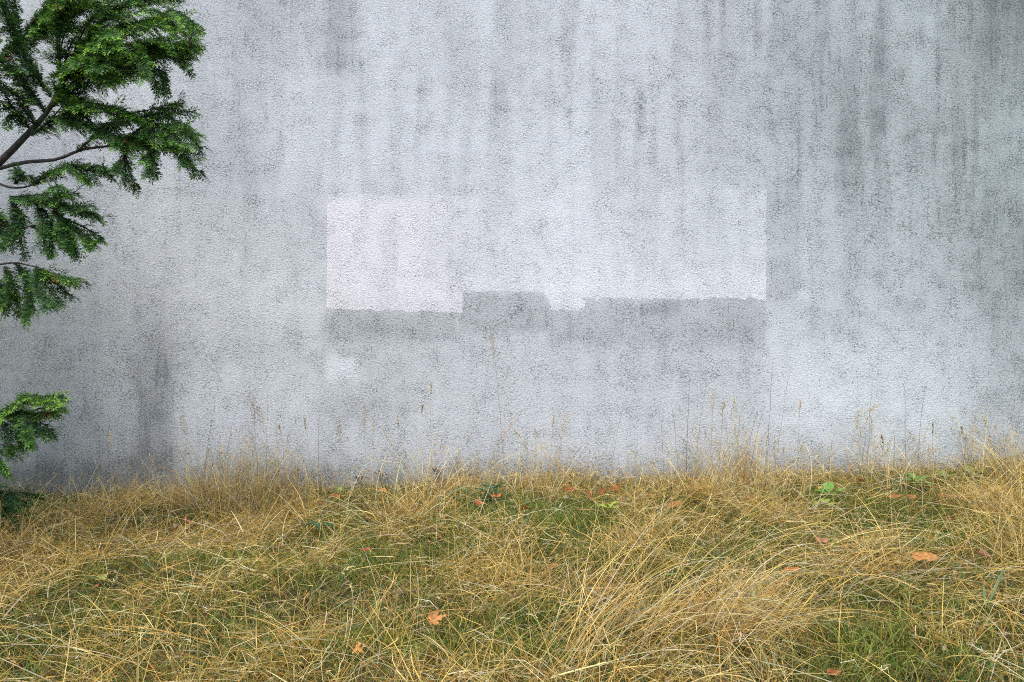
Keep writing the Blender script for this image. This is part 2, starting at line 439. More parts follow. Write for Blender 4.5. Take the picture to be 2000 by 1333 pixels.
# ------------------------------------------------------------------ grass
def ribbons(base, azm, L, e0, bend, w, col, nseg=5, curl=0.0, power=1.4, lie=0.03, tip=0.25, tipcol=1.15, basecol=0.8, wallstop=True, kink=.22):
    """N blades as tapered ribbons; every blade follows its own arc and rests on the ground instead of sinking in"""
    N = len(base)
    L = np.broadcast_to(L, N); e0 = np.broadcast_to(e0, N); bend = np.broadcast_to(bend, N); w = np.broadcast_to(w, N)
    curl = np.broadcast_to(curl, N)
    P = np.zeros((nseg + 1, N, 3)); Dv = np.zeros((nseg + 1, N, 3))
    P[0] = base
    rest = RNG.uniform(0.2, 1.0, N) * lie
    kt = np.where(RNG.random(N) < kink, RNG.uniform(.25, .8, N), 9.0); ke = RNG.uniform(-1.5, .3, N); ka = RNG.normal(0, .7, N)
    for k in range(nseg + 1):
        t = k / nseg
        e = e0 + bend * t ** power + ke * (t > kt)
        a = azm + curl * t + ka * (t > kt)
        Dv[k] = np.stack([np.cos(e) * np.cos(a), np.cos(e) * np.sin(a), np.sin(e)], -1)
        if k < nseg:
            P[k + 1] = P[k] + Dv[k] * (L / nseg)[:, None]
            g = ground_z(P[k + 1][:, 0], P[k + 1][:, 1]) + rest
            P[k + 1][:, 2] = np.maximum(P[k + 1][:, 2], g)
            if wallstop:
                P[k + 1][:, 1] = np.minimum(P[k + 1][:, 1], -0.012)
    tw = RNG.uniform(0, math.pi, N)
    side_h = np.stack([-np.sin(azm), np.cos(azm), np.zeros(N)], -1)
    V = np.zeros((nseg + 1, N, 2, 3)); C = np.zeros((nseg + 1, N, 2, 3))
    for k in range(nseg + 1):
        t = k / nseg
        nrm = np.cross(side_h, Dv[k])
        s = side_h * np.cos(tw)[:, None] + nrm * np.sin(tw)[:, None]
        ww = w * (1 - (1 - tip) * t ** 1.5) * 0.5
        V[k, :, 0] = P[k] + s * ww[:, None]; V[k, :, 1] = P[k] - s * ww[:, None]
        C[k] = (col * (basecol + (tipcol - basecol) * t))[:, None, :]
    ribbons.P = P; ribbons.col = col; ribbons.D = Dv
    idx = np.arange((nseg + 1) * N * 2).reshape(nseg + 1, N, 2)
    Q = np.stack([idx[:-1, :, 0], idx[:-1, :, 1], idx[1:, :, 1], idx[1:, :, 0]], -1).reshape(-1, 4)
    return V.reshape(-1, 3), Q, C.reshape(-1, 3)

def seeds(share, per=9, hl=.09, ln=(.010, .022)):
    """little chaffy spikelets along the top of a share of the blades made last"""
    P, Dv, col = ribbons.P, ribbons.D, ribbons.col
    N = P.shape[1]
    k = np.where(RNG.random(N) < share)[0]
    k = np.repeat(k, per); n = len(k)
    back = RNG.uniform(0, 1, n)
    tipp = P[-1][k]; d = P[-2][k] - P[-1][k]
    dl = np.linalg.norm(d, axis=1, keepdims=True) + 1e-6
    b = tipp + d / dl * np.minimum(back * hl, dl[:, 0])[:, None] + RNG.normal(0, .003, (n, 3))
    f = -d / dl
    a = np.arctan2(f[:, 1], f[:, 0]) + RNG.normal(0, .55, n)
    e = np.arcsin(np.clip(f[:, 2], -1, 1)) + RNG.normal(0, .45, n)
    b[:, 1] = np.minimum(b[:, 1], -.014)
    return ribbons(b, a, RNG.uniform(ln[0], ln[1], n), e, RNG.uniform(-.6, .3, n), RNG.uniform(.0026, .0048, n),
                   col[k] * .5 + pick(PALE, n) * np.array([.5, .46, .40]), 2, lie=0.01, tip=.2)

class Bag:
    def __init__(s): s.v, s.q, s.c, s.n = [], [], [], 0
    def add(s, r):
        s.v.append(r[0]); s.q.append(r[1] + s.n); s.c.append(r[2]); s.n += len(r[0])
    def build(s, name, mat, parent=None):
        return link_mesh(name, mesh_np(name, np.concatenate(s.v), np.concatenate(s.q), None, np.concatenate(s.c)), mat, parent)

GOLD = np.array([[.50, .30, .085], [.56, .37, .13], [.62, .45, .19], [.44, .24, .06], [.66, .52, .28], [.38, .22, .075], [.52, .38, .12]])
PALE = np.array([[.68, .58, .38], [.70, .62, .46], [.62, .52, .32], [.58, .53, .44]])
OLIVE = np.array([[.30, .27, .07], [.36, .30, .09], [.24, .25, .06], [.33, .31, .12]])
GRN = np.array([[.09, .19, .026], [.14, .24, .032], [.07, .16, .032], [.20, .27, .036], [.11, .20, .050]])
GOLD = GOLD * np.array([1.29, 1.26, .92]); PALE = PALE * np.array([1.08, 1.05, .85]); OLIVE = OLIVE * np.array([1.10, 1.18, .7])
MOSSC = np.array([[.18, .21, .020], [.24, .25, .025], [.13, .175, .022], [.25, .25, .034]])

def pick(pal, n):
    c = pal[RNG.integers(0, len(pal), n)] * RNG.uniform(.5, 1.22, (n, 1))
    return c * RNG.uniform(.93, 1.07, (n, 3))

def scatter(density, dmax, y0=-4.35, y1=-0.03, margin=1.1):
    """random ground points in the strip before the wall, thinned by a density field (per square metre)"""
    W = 0.70 * CAM_D + margin
    n = int(2 * W * (y1 - y0) * dmax)
    x = RNG.uniform(-W, W, n); y = RNG.uniform(y0, y1, n)
    ok = np.abs(x) < 0.70 * (y + CAM_D) + margin
    x, y = x[ok], y[ok]
    keep = RNG.uniform(0, dmax, len(x)) < density(x, y)
    x, y = x[keep], y[keep]
    return np.stack([x, y, ground_z(x, y)], -1)

def field(blobs):
    pts = [(on_ground(px, py), rx, ry, a) for (px, py, rx, ry, a) in blobs]
    def f(x, y):
        s = np.zeros(np.shape(x))
        wx_ = x + 0.25 * (fbm(x * 2.3, y * 2.3, 51, 2) - .5); wy_ = y + 0.25 * (fbm(x * 2.3, y * 2.3, 57, 2) - .5)
        for p, rx, ry, a in pts:
            s = s + a * np.exp(-(((wx_ - p.x) / rx) ** 2 + ((wy_ - p.y) / ry) ** 2))
        return s
    return f

lush = field([(1010, 1035, .50, .42, 1.2), (1110, 1010, .40, .35, 1.0), (950, 985, .3, .2, .7), (1780, 1040, .40, .22, .9), (1880, 1060, .5, .25, .8),
              (1610, 985, .35, .25, .6), (1790, 950, .5, .2, .6), (1900, 945, .5, .2, .6), (690, 1110, .25, .15, .5), (900, 1100, .35, .15, .6),
              (300, 1210, .30, .16, .45), (110, 1270, .25, .14, .55), (430, 1160, .3, .2, .4), (470, 1270, .25, .12, .5), (1060, 1200, .25, .2, .8),
              (1070, 1290, .2, .12, .8), (1290, 1200, .2, .1, .5), (30, 985, .6, .5, 1.0), (620, 1030, .2, .15, .5), (1720, 1270, .25, .15, .2)])
mossy = field([(650, 1100, .45, .3, .8), (880, 1140, .3, .2, .8), (740, 1260, .45, .22, 1.0), (560, 1290, .3, .15, .8), (1700, 1305, .30, .12, 1.1),
               (1740, 1250, .3, .15, 1.0), (1430, 1090, .5, .2, .7), (1030, 1270, .35, .15, .8), (240, 1230, .4, .25, .5), (1580, 1140, .4, .2, .5),
               (1650, 1000, .4, .3, .4), (480, 1120, .4, .3, .4), (1850, 1190, .4, .15, .4)])
thin = field([(330, 1110, .45, .25, .8), (150, 1320, .35, .15, 1.0), (60, 1240, .3, .2, .6), (700, 1215, .2, .1, .6), (1330, 1320, .25, .1, .7), (1750, 1200, .3, .12, .7),
              (1710, 1300, .3, .13, .9), (740, 1290, .35, .14, .5), (1060, 1210, .2, .14, .5), (1010, 1030, .4, .32, .7)])
golden = field([(430, 990, .6, .5, 1.0), (560, 1000, .5, .45, .8), (60, 1080, .5, .4, .9), (1380, 990, .5, .5, 1.0), (1260, 1060, .4, .3, .7), (1000, 1110, .25, .18, 1.0),
                (1960, 1030, .3, .4, 1.2), (1560, 1060, .6, .4, .7), (830, 990, .4, .35, .7), (1230, 1230, .4, .2, .8), (1420, 1250, .35, .2, .8), (1930, 1260, .4, .2, .7)])

# leaves and weeds that lie open to view; straw stands thinner just before them
ORG, RUST, BRN, OCH = np.array([.56, .25, .075]), np.array([.33, .105, .035]), np.array([.24, .10, .055]), np.array([.50, .33, .09])
LEAVES = [  # px, py, size in cm, lobes, colour, lift in cm, label
 (845, 1210, 12.5, 5, ORG * .85, 9, 'large folded tan orange leaf caught on the straw in the foreground'),
 (697, 1266, 9.0, 5, ORG * 1.15, 7, 'bright orange lobed leaf nearest the bottom edge'),
 (1804, 1088, 11.5, 1, ORG * .9, 9, 'smooth oval orange leaf lying in the green grass on the right'),
 (1925, 1083, 11.0, 1, BRN * 1.4, 8, 'brown curled leaf right of the oval orange leaf'),
 (1545, 1116, 8.0, 1, RUST * 1.1, 7, 'rust leaf half hidden in flattened straw left of the oval orange leaf'),
 (366, 1018, 15.0, 5, RUST * 1.15, 12, 'rust red leaf on top of the heap at the left of the grass'),
 (342, 1032, 13.0, 5, RUST, 10, 'darker rust leaf at the lower left of the red heap'),
 (748, 958, 8.0, 1, ORG * .9, 16, 'small orange leaf at the wall foot below the pale spot'),
 (653, 969, 8.0, 1, RUST * 1.1, 14, 'small rust leaf at the wall foot left of the small orange one'),
 (932, 982, 12.0, 5, RUST * 1.2, 12, 'rust leaf at the left rim of the lush green patch'),
 (968, 970, 8.0, 1, RUST * 1.1, 12, 'small rust leaf on the dark weed behind the lush green patch'),
 (1030, 994, 13.0, 5, RUST * 1.25, 12, 'crumpled rust leaf standing in the lush green patch'),
 (1150, 970, 14.0, 5, RUST * .9, 14, 'left leaf of the rust row behind the yellow green seedling'),
 (1174, 962, 13.0, 5, RUST * 1.05, 16, 'middle leaf of the rust row behind the yellow green seedling'),
 (1198, 955, 13.0, 5, RUST, 16, 'right leaf of the rust row behind the yellow green seedling'),
 (1113, 957, 8.0, 1, RUST, 16, 'small rust leaf at the wall foot left of the rust row'),
 (1316, 986, 11.0, 1, ORG * .52, 14, 'curled brown orange leaf in the straw right of the seedling'),
 (1684, 940, 11.0, 5, RUST * 1.1, 16, 'rust leaf at the foot of the white stalk bundle on the right'),
 (1747, 971, 9.0, 1, ORG * .55, 14, 'pinkish brown leaf, left one of a pair on the right bank'),
 (1779, 971, 9.0, 1, ORG * .55, 14, 'pinkish brown leaf, right one of a pair on the right bank'),
 (1848, 969, 11.0, 1, ORG * .52, 14, 'pale brown leaf right of the pinkish brown pair'),
 (1938, 957, 15.0, 5, OCH * .8, 14, 'large ochre leaf on the right bank near the edge'),
 (1884, 972, 9.0, 1, RUST, 12, 'small rust leaf below the ochre leaf'),
 (1602, 958, 14.0, 5, OCH * 1.0, 14, 'ochre leaf beside the bright green weed on the right'),
 (1470, 972, 8.0, 1, BRN, 12, 'small dark brown leaf in straw left of the bright green weed'),
 (191, 1144, 6.5, 5, RUST * 1.2, 6, 'small red leaf beside the pale weed in the left foreground'),
 (299, 1306, 7.0, 5, RUST * 1.1, 5, 'rust leaf at the bottom edge on the left'),
 (404, 1237, 5.0, 5, ORG * .8, 5, 'tiny orange leaf in short grass left of the bright orange leaf'),
 (733, 1303, 4.0, 1, BRN * 1.3, 3, 'tiny brown leaf in moss below the bright orange leaf'),
 (876, 1012, 10.0, 5, RUST * .9, 12, 'dull rust leaf in the straw left of the lush green patch'),
 (1702, 1284, 6.0, 5, BRN * 1.3, 4, 'brown leaf on the bright moss at lower right'),
 (1626, 1316, 5.5, 1, RUST * .9, 4, 'dark red leaf on the moss at the bottom edge'),
 (1078, 1106, 9.0, 5, ORG * .6, 9, 'dull orange leaf in the straw below the lush green patch'),
 (1604, 1056, 8.0, 1, BRN * 1.5, 10, 'brown leaf in the flattened straw above the rust one'),
 (1858, 1016, 9.0, 5, RUST * 1.1, 10, 'rust leaf in dry straw above the oval orange leaf'),
 (713, 1075, 6.0, 1, RUST * .9, 8, 'small rust leaf in the straw right of the dark green weed'),
]
WEED_SPOTS = [(1190, 1022), (622, 1062), (958, 992), (895, 985), (1618, 992), (1790, 965), (1850, 960), (206, 1155), (1285, 1160), (1925, 1215)]
_open = [(on_ground(px, py), .07 + sz / 160) for (px, py, sz, *_r) in LEAVES] + [(on_ground(*q), .14) for q in WEED_SPOTS]
def opening(x, y):
    s_ = np.zeros(np.shape(x))
    for p_, r_ in _open:
        s_ = np.maximum(s_, np.exp(-(((x - p_.x * .97) / r_) ** 4 + ((y - p_.y + .16) / (r_ + .16)) ** 4)))
    return 1 - .9 * s_

def flow(x, y): return 2 * math.pi * 1.6 * fbm(x * 0.9 + 7, y * 1.1, 61, 2)

# moss carpet and short growth
moss = Bag()
b = scatter(lambda x, y: 1000 + 11000 * np.clip(mossy(x, y), 0, 1) + 2500 * np.clip(lush(x, y), 0, 1), 12500)
n = len(b)
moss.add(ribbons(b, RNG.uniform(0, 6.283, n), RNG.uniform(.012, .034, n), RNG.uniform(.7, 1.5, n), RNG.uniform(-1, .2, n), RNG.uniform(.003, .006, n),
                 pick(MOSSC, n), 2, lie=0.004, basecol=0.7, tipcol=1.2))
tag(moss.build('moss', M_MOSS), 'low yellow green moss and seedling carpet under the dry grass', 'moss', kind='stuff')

green = Bag()
b = scatter(lambda x, y: 600 + 4600 * np.clip(lush(x, y) - .10, 0, 1.1) + 800 * np.clip(mossy(x, y), 0, 1), 6500)
n = len(b)
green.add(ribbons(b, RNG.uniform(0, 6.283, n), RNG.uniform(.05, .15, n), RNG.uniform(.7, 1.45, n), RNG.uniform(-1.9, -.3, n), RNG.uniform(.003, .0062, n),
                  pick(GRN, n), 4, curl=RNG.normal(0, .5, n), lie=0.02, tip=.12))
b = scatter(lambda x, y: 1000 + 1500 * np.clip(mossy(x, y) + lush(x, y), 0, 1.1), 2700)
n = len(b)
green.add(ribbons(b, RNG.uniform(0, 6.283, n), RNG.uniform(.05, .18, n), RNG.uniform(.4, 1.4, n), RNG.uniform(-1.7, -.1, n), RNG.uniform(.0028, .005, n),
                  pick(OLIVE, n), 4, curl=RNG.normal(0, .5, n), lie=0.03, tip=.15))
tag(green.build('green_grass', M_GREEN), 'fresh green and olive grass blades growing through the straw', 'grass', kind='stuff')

dry = Bag()
mott = lambda x, y: .10 + 1.5 * sstep(.38, .64, fbm(x * 2.6, y * 3.0, 77, 3))       # straw lies in drifts
# matted dead thatch
b = scatter(lambda x, y: 1900 * (1 - .75 * np.clip(thin(x, y), 0, 1)) * (1 - .6 * np.clip(mossy(x, y), 0, 1)), 1900)
n = len(b); b[:, 2] += RNG.uniform(0, .02, n)
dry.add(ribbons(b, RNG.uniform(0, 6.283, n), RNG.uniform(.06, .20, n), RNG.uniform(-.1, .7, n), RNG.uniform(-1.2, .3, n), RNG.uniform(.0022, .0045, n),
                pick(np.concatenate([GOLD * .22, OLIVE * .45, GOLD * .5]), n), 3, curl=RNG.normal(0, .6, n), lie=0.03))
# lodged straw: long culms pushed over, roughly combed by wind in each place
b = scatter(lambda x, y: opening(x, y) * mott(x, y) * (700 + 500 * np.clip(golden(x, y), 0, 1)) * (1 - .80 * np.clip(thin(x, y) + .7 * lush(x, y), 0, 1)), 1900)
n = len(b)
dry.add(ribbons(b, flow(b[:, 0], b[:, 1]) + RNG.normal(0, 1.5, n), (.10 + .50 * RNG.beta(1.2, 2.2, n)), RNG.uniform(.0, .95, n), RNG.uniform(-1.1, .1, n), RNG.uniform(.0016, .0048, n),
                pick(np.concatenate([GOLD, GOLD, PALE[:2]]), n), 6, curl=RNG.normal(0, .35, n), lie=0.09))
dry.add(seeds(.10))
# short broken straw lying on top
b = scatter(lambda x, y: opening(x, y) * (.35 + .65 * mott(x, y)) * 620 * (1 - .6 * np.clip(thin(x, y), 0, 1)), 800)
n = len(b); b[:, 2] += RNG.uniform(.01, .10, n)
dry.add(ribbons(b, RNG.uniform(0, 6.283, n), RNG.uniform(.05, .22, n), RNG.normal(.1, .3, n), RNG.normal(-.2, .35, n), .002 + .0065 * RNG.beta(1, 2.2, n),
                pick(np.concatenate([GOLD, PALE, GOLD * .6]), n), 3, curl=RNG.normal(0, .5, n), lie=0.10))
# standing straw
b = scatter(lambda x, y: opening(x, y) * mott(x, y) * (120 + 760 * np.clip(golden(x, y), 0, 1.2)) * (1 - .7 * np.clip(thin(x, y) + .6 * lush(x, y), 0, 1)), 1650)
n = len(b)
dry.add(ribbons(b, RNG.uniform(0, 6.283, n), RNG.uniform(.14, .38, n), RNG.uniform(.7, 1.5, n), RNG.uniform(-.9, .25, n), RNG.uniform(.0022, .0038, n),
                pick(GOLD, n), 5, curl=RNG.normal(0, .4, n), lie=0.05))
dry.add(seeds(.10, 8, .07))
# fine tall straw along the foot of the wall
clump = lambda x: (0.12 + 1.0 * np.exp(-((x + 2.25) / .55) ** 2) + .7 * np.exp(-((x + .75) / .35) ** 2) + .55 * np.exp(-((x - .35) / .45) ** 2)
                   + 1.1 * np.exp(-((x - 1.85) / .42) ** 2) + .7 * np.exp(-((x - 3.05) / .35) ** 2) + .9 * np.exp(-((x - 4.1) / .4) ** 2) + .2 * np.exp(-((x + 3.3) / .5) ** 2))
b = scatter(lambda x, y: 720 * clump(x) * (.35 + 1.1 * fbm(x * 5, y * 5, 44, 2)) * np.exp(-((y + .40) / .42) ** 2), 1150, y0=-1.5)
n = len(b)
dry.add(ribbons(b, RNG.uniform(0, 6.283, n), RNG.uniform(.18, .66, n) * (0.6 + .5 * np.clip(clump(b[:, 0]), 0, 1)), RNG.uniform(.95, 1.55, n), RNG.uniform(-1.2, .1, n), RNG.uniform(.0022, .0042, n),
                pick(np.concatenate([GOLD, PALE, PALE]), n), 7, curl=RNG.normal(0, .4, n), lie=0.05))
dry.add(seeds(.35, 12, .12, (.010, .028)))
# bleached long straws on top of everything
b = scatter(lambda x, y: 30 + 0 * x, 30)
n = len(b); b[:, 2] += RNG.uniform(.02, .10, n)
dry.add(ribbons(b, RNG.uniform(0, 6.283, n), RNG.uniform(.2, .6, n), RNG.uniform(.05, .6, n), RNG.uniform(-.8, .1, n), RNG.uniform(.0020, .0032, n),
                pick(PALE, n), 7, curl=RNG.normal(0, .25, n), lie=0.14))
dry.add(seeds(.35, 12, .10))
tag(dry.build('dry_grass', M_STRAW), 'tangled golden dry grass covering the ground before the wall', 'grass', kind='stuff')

# ------------------------------------------------------------------ the prominent tufts
def tuft(base_px, n, L, az_deg, spread, e0, bend, radius, pal, label, heads=0, w=(.0024, .0038), power=1.3):
    p = on_ground(*base_px)
    root = empty('grass_tuft', p)
    r = RNG.normal(0, radius * 1.8, (n, 2))
    bx, by = p.x + r[:, 0], np.minimum(p.y + r[:, 1], -.05)
    b = np.stack([bx, by, ground_z(bx, by)], -1)
    g = Bag()
    n = int(n * .55); b = b[:n]
    azs = math.radians(az_deg) + RNG.normal(0, spread * 1.5, n) + .5 * (RNG.random(n) < .2) * RNG.normal(0, 1.5, n)
    e0 = (e0[0] - .2, e0[1] + .1); bend = (bend[0], bend[1] * .4); L = (L[0] * .55, L[1])
    g.add(ribbons(b, azs, RNG.uniform(L[0], L[1], n), RNG.uniform(e0[0], e0[1], n), RNG.uniform(bend[0], bend[1], n), RNG.uniform(w[0], w[1], n),
                  pick(pal, n), 9, curl=RNG.normal(0, .3, n), lie=0.06, power=power))
    for vv in g.v: vv -= np.array(p)
    o = g.build('culms', M_STRAW, root)
    o['kind'] = 'stuff'
    tag(root, label, 'grass tuft', 'dry grass tufts')
    return root

tuft((1150, 1275), 420, (.55, .95), 25, .22, (.55, 1.0), (-1.5, -.7), .09, np.concatenate([GOLD, PALE]),
     'big swept bundle of golden straw arching to the right in the foreground')
tuft((1395, 1262), 420, (.45, .85), -30, .35, (.9, 1.35), (-2.4, -1.4), .06, np.concatenate([GOLD, PALE]),
     'golden tuft drooping toward the lower right, right of the big swept bundle')
tuft((1985, 1105), 330, (.35, .62), 120, .9, (1.1, 1.5), (-.9, -.1), .10, GOLD, 'upright golden tuft cut by the right edge of the view')
tuft((1005, 1150), 200, (.2, .36), 80, 1.2, (1.0, 1.5), (-.9, .0), .06, GOLD, 'small upright golden tuft below the lush green patch')
tuft((1235, 1110), 240, (.25, .42), 110, .9, (.9, 1.4), (-1.3, -.3), .09, GOLD, 'dense golden tuft just below the yellow green seedling')
tuft((30, 1120), 320, (.3, .55), 60, 1.1, (.9, 1.45), (-1.4, -.2), .16, GOLD, 'dense golden tuft at the left edge below the yew')
tuft((1860, 1150), 260, (.5, .95), -18, .3, (.25, .7), (-1.0, -.3), .14, np.concatenate([GOLD, PALE]), 'flattened straw swept to the right below the orange leaf on the right')
tuft((1560, 1090), 260, (.5, .9), -12, .25, (.2, .6), (-.9, -.3), .14, np.concatenate([GOLD, PALE]), 'flattened straw sheaf pointing at the orange leaf on the right')
tuft((1440, 965), 200, (.35, .6), 90, 1.3, (1.1, 1.5), (-.8, 0), .07, GOLD, 'tall golden tuft at the wall foot below the right end of the paint')
tuft((535, 960), 240, (.35, .62), 90, 1.3, (1.1, 1.5), (-.8, 0), .14, GOLD, 'broad tawny tuft at the wall foot left of the paint')

# ------------------------------------------------------------------ single tall stalks before the wall
def tube_pts(P, R, sides=4):
    P = np.asarray(P, float); n = len(P)
    R = np.broadcast_to(R, n)
    V, Q = [], []
    for i in range(n):
        t = P[min(i + 1, n - 1)] - P[max(i - 1, 0)]
        t = t / (np.linalg.norm(t) + 1e-9)
        a = np.cross(t, [0.3, 1, 0.1]); a /= np.linalg.norm(a) + 1e-9
        b_ = np.cross(t, a)
        for k in range(sides):
            an = 2 * math.pi * k / sides
            V.append(P[i] + R[i] * (math.cos(an) * a + math.sin(an) * b_))
    for i in range(n - 1):
        for k in range(sides):
            k2 = (k + 1) % sides
            Q.append([i * sides + k, i * sides + k2, (i + 1) * sides + k2, (i + 1) * sides + k])
    T = []
    for k in range(1, sides - 1):
        T.append([0, k + 1, k]); T.append([(n - 1) * sides, (n - 1) * sides + k, (n - 1) * sides + k + 1])
    return np.array(V), np.array(Q), np.array(T)

def spikelet(p, d, L, w):
    d = d / np.linalg.norm(d)
    a = np.cross(d, [.2, .9, .3]); a /= np.linalg.norm(a); b_ = np.cross(d, a)
    m = p + d * L * .45
    V = [p, m + a * w, m + b_ * w, m - a * w, m - b_ * w, p + d * L]
    T = [[0, 2, 1], [0, 3, 2], [0, 4, 3], [0, 1, 4], [5, 1, 2], [5, 2, 3], [5, 3, 4], [5, 4, 1]]
    return np.array(V), np.array(T)

def stalk(xb, xt, yt, kind, label, depth=0.25, droop=0.0):
    """kind: spike (narrow ear), plume (open nodding panicle), bare (dark dead stem)"""
    d = CAM_D - depth
    top = at(xt, yt, d)
    x0 = (xb - 1000) / FPX * d
    base = Vector((x0, -depth, float(ground_z(x0, -depth))))
    root = empty('grass_stalk', base)
    N = 9
    P = []
    for i in range(N):
        t = i / (N - 1)
        q = (top - base) * t
        q.x = (top.x - base.x) * t ** 1.6 + random.uniform(-.004, .004)
        q.y += random.uniform(-.01, .01) - .03 * t
        q.z -= droop * (top.z - base.z) * max(0, t - .7) ** 2 * 3
        P.append(np.array(q))
    if kind == 'bare':
        colr = np.array([.30, .25, .18]) * random.uniform(.5, 1.4); r0 = .0018
    else:
        colr = pick(np.concatenate([GOLD[1:3], PALE]), 1)[0]; r0 = .0018
    V, Q, T = tube_pts(P, np.linspace(r0, r0 * .5, N))
    link_mesh('stem', mesh_np('stem', V, Q, T, np.tile(colr, (len(V), 1))), M_STRAW, root)
    vs, ts, n0 = [], [], 0
    H = (top - base).length
    nsp = {'spike': 26, 'plume': 44, 'bare': 7}[kind]
    hl = {'spike': .10, 'plume': .20, 'bare': .28}[kind]
    for i in range(nsp):
        t = 1 - hl * (i / nsp) / max(H, .3) * random.uniform(.8, 1.2)
        f = max(0, t) * (N - 1); k = min(int(f), N - 2)
        p = P[k] + (P[k + 1] - P[k]) * (f - k)
        ax = P[k + 1] - P[k]; ax = ax / np.linalg.norm(ax)
        sd = RNG.normal(0, 1, 3); sd -= sd.dot(ax) * ax; sd /= np.linalg.norm(sd)
        if kind == 'plume':
            ln = random.uniform(.005, .045) * (0.4 + i / nsp)
            a_ = tube_pts([p, p + (ax * .7 + sd * .7) * ln], [.0006, .0005], 3)
            vs.append(a_[0]); ts += [[q[0] + n0, q[1] + n0, q[2] + n0] for q in a_[1]] + [[q[0] + n0, q[2] + n0, q[3] + n0] for q in a_[1]]; n0 += len(a_[0])
            V2, T2 = spikelet(p + (ax * .7 + sd * .7) * ln, ax * .8 + sd * .4 - np.array([0, 0, .3]), random.uniform(.011, .020), .0027)
        elif kind == 'spike':
            V2, T2 = spikelet(p + sd * .002, ax + sd * .45, random.uniform(.012, .022), .0030)
        else:
            V2, T2 = spikelet(p, ax * .5 + sd, random.uniform(.006, .02), .0022)
        vs.append(V2); ts += (T2 + n0).tolist(); n0 += len(V2)
    c2 = (pick(PALE, 1)[0] * np.array([.85, .75, .6]) if kind != 'bare' else colr * .9)
    V = np.concatenate(vs)
    sh = link_mesh('seed_head', mesh_np('seed_head', V, None, np.array(ts), np.tile(c2, (len(V), 1)) * RNG.uniform(.85, 1.15, (len(V), 1))), M_STRAW, root)
    sh['kind'] = 'stuff'
    tag(root, label, 'grass stalk', 'tall single stalks before the wall')

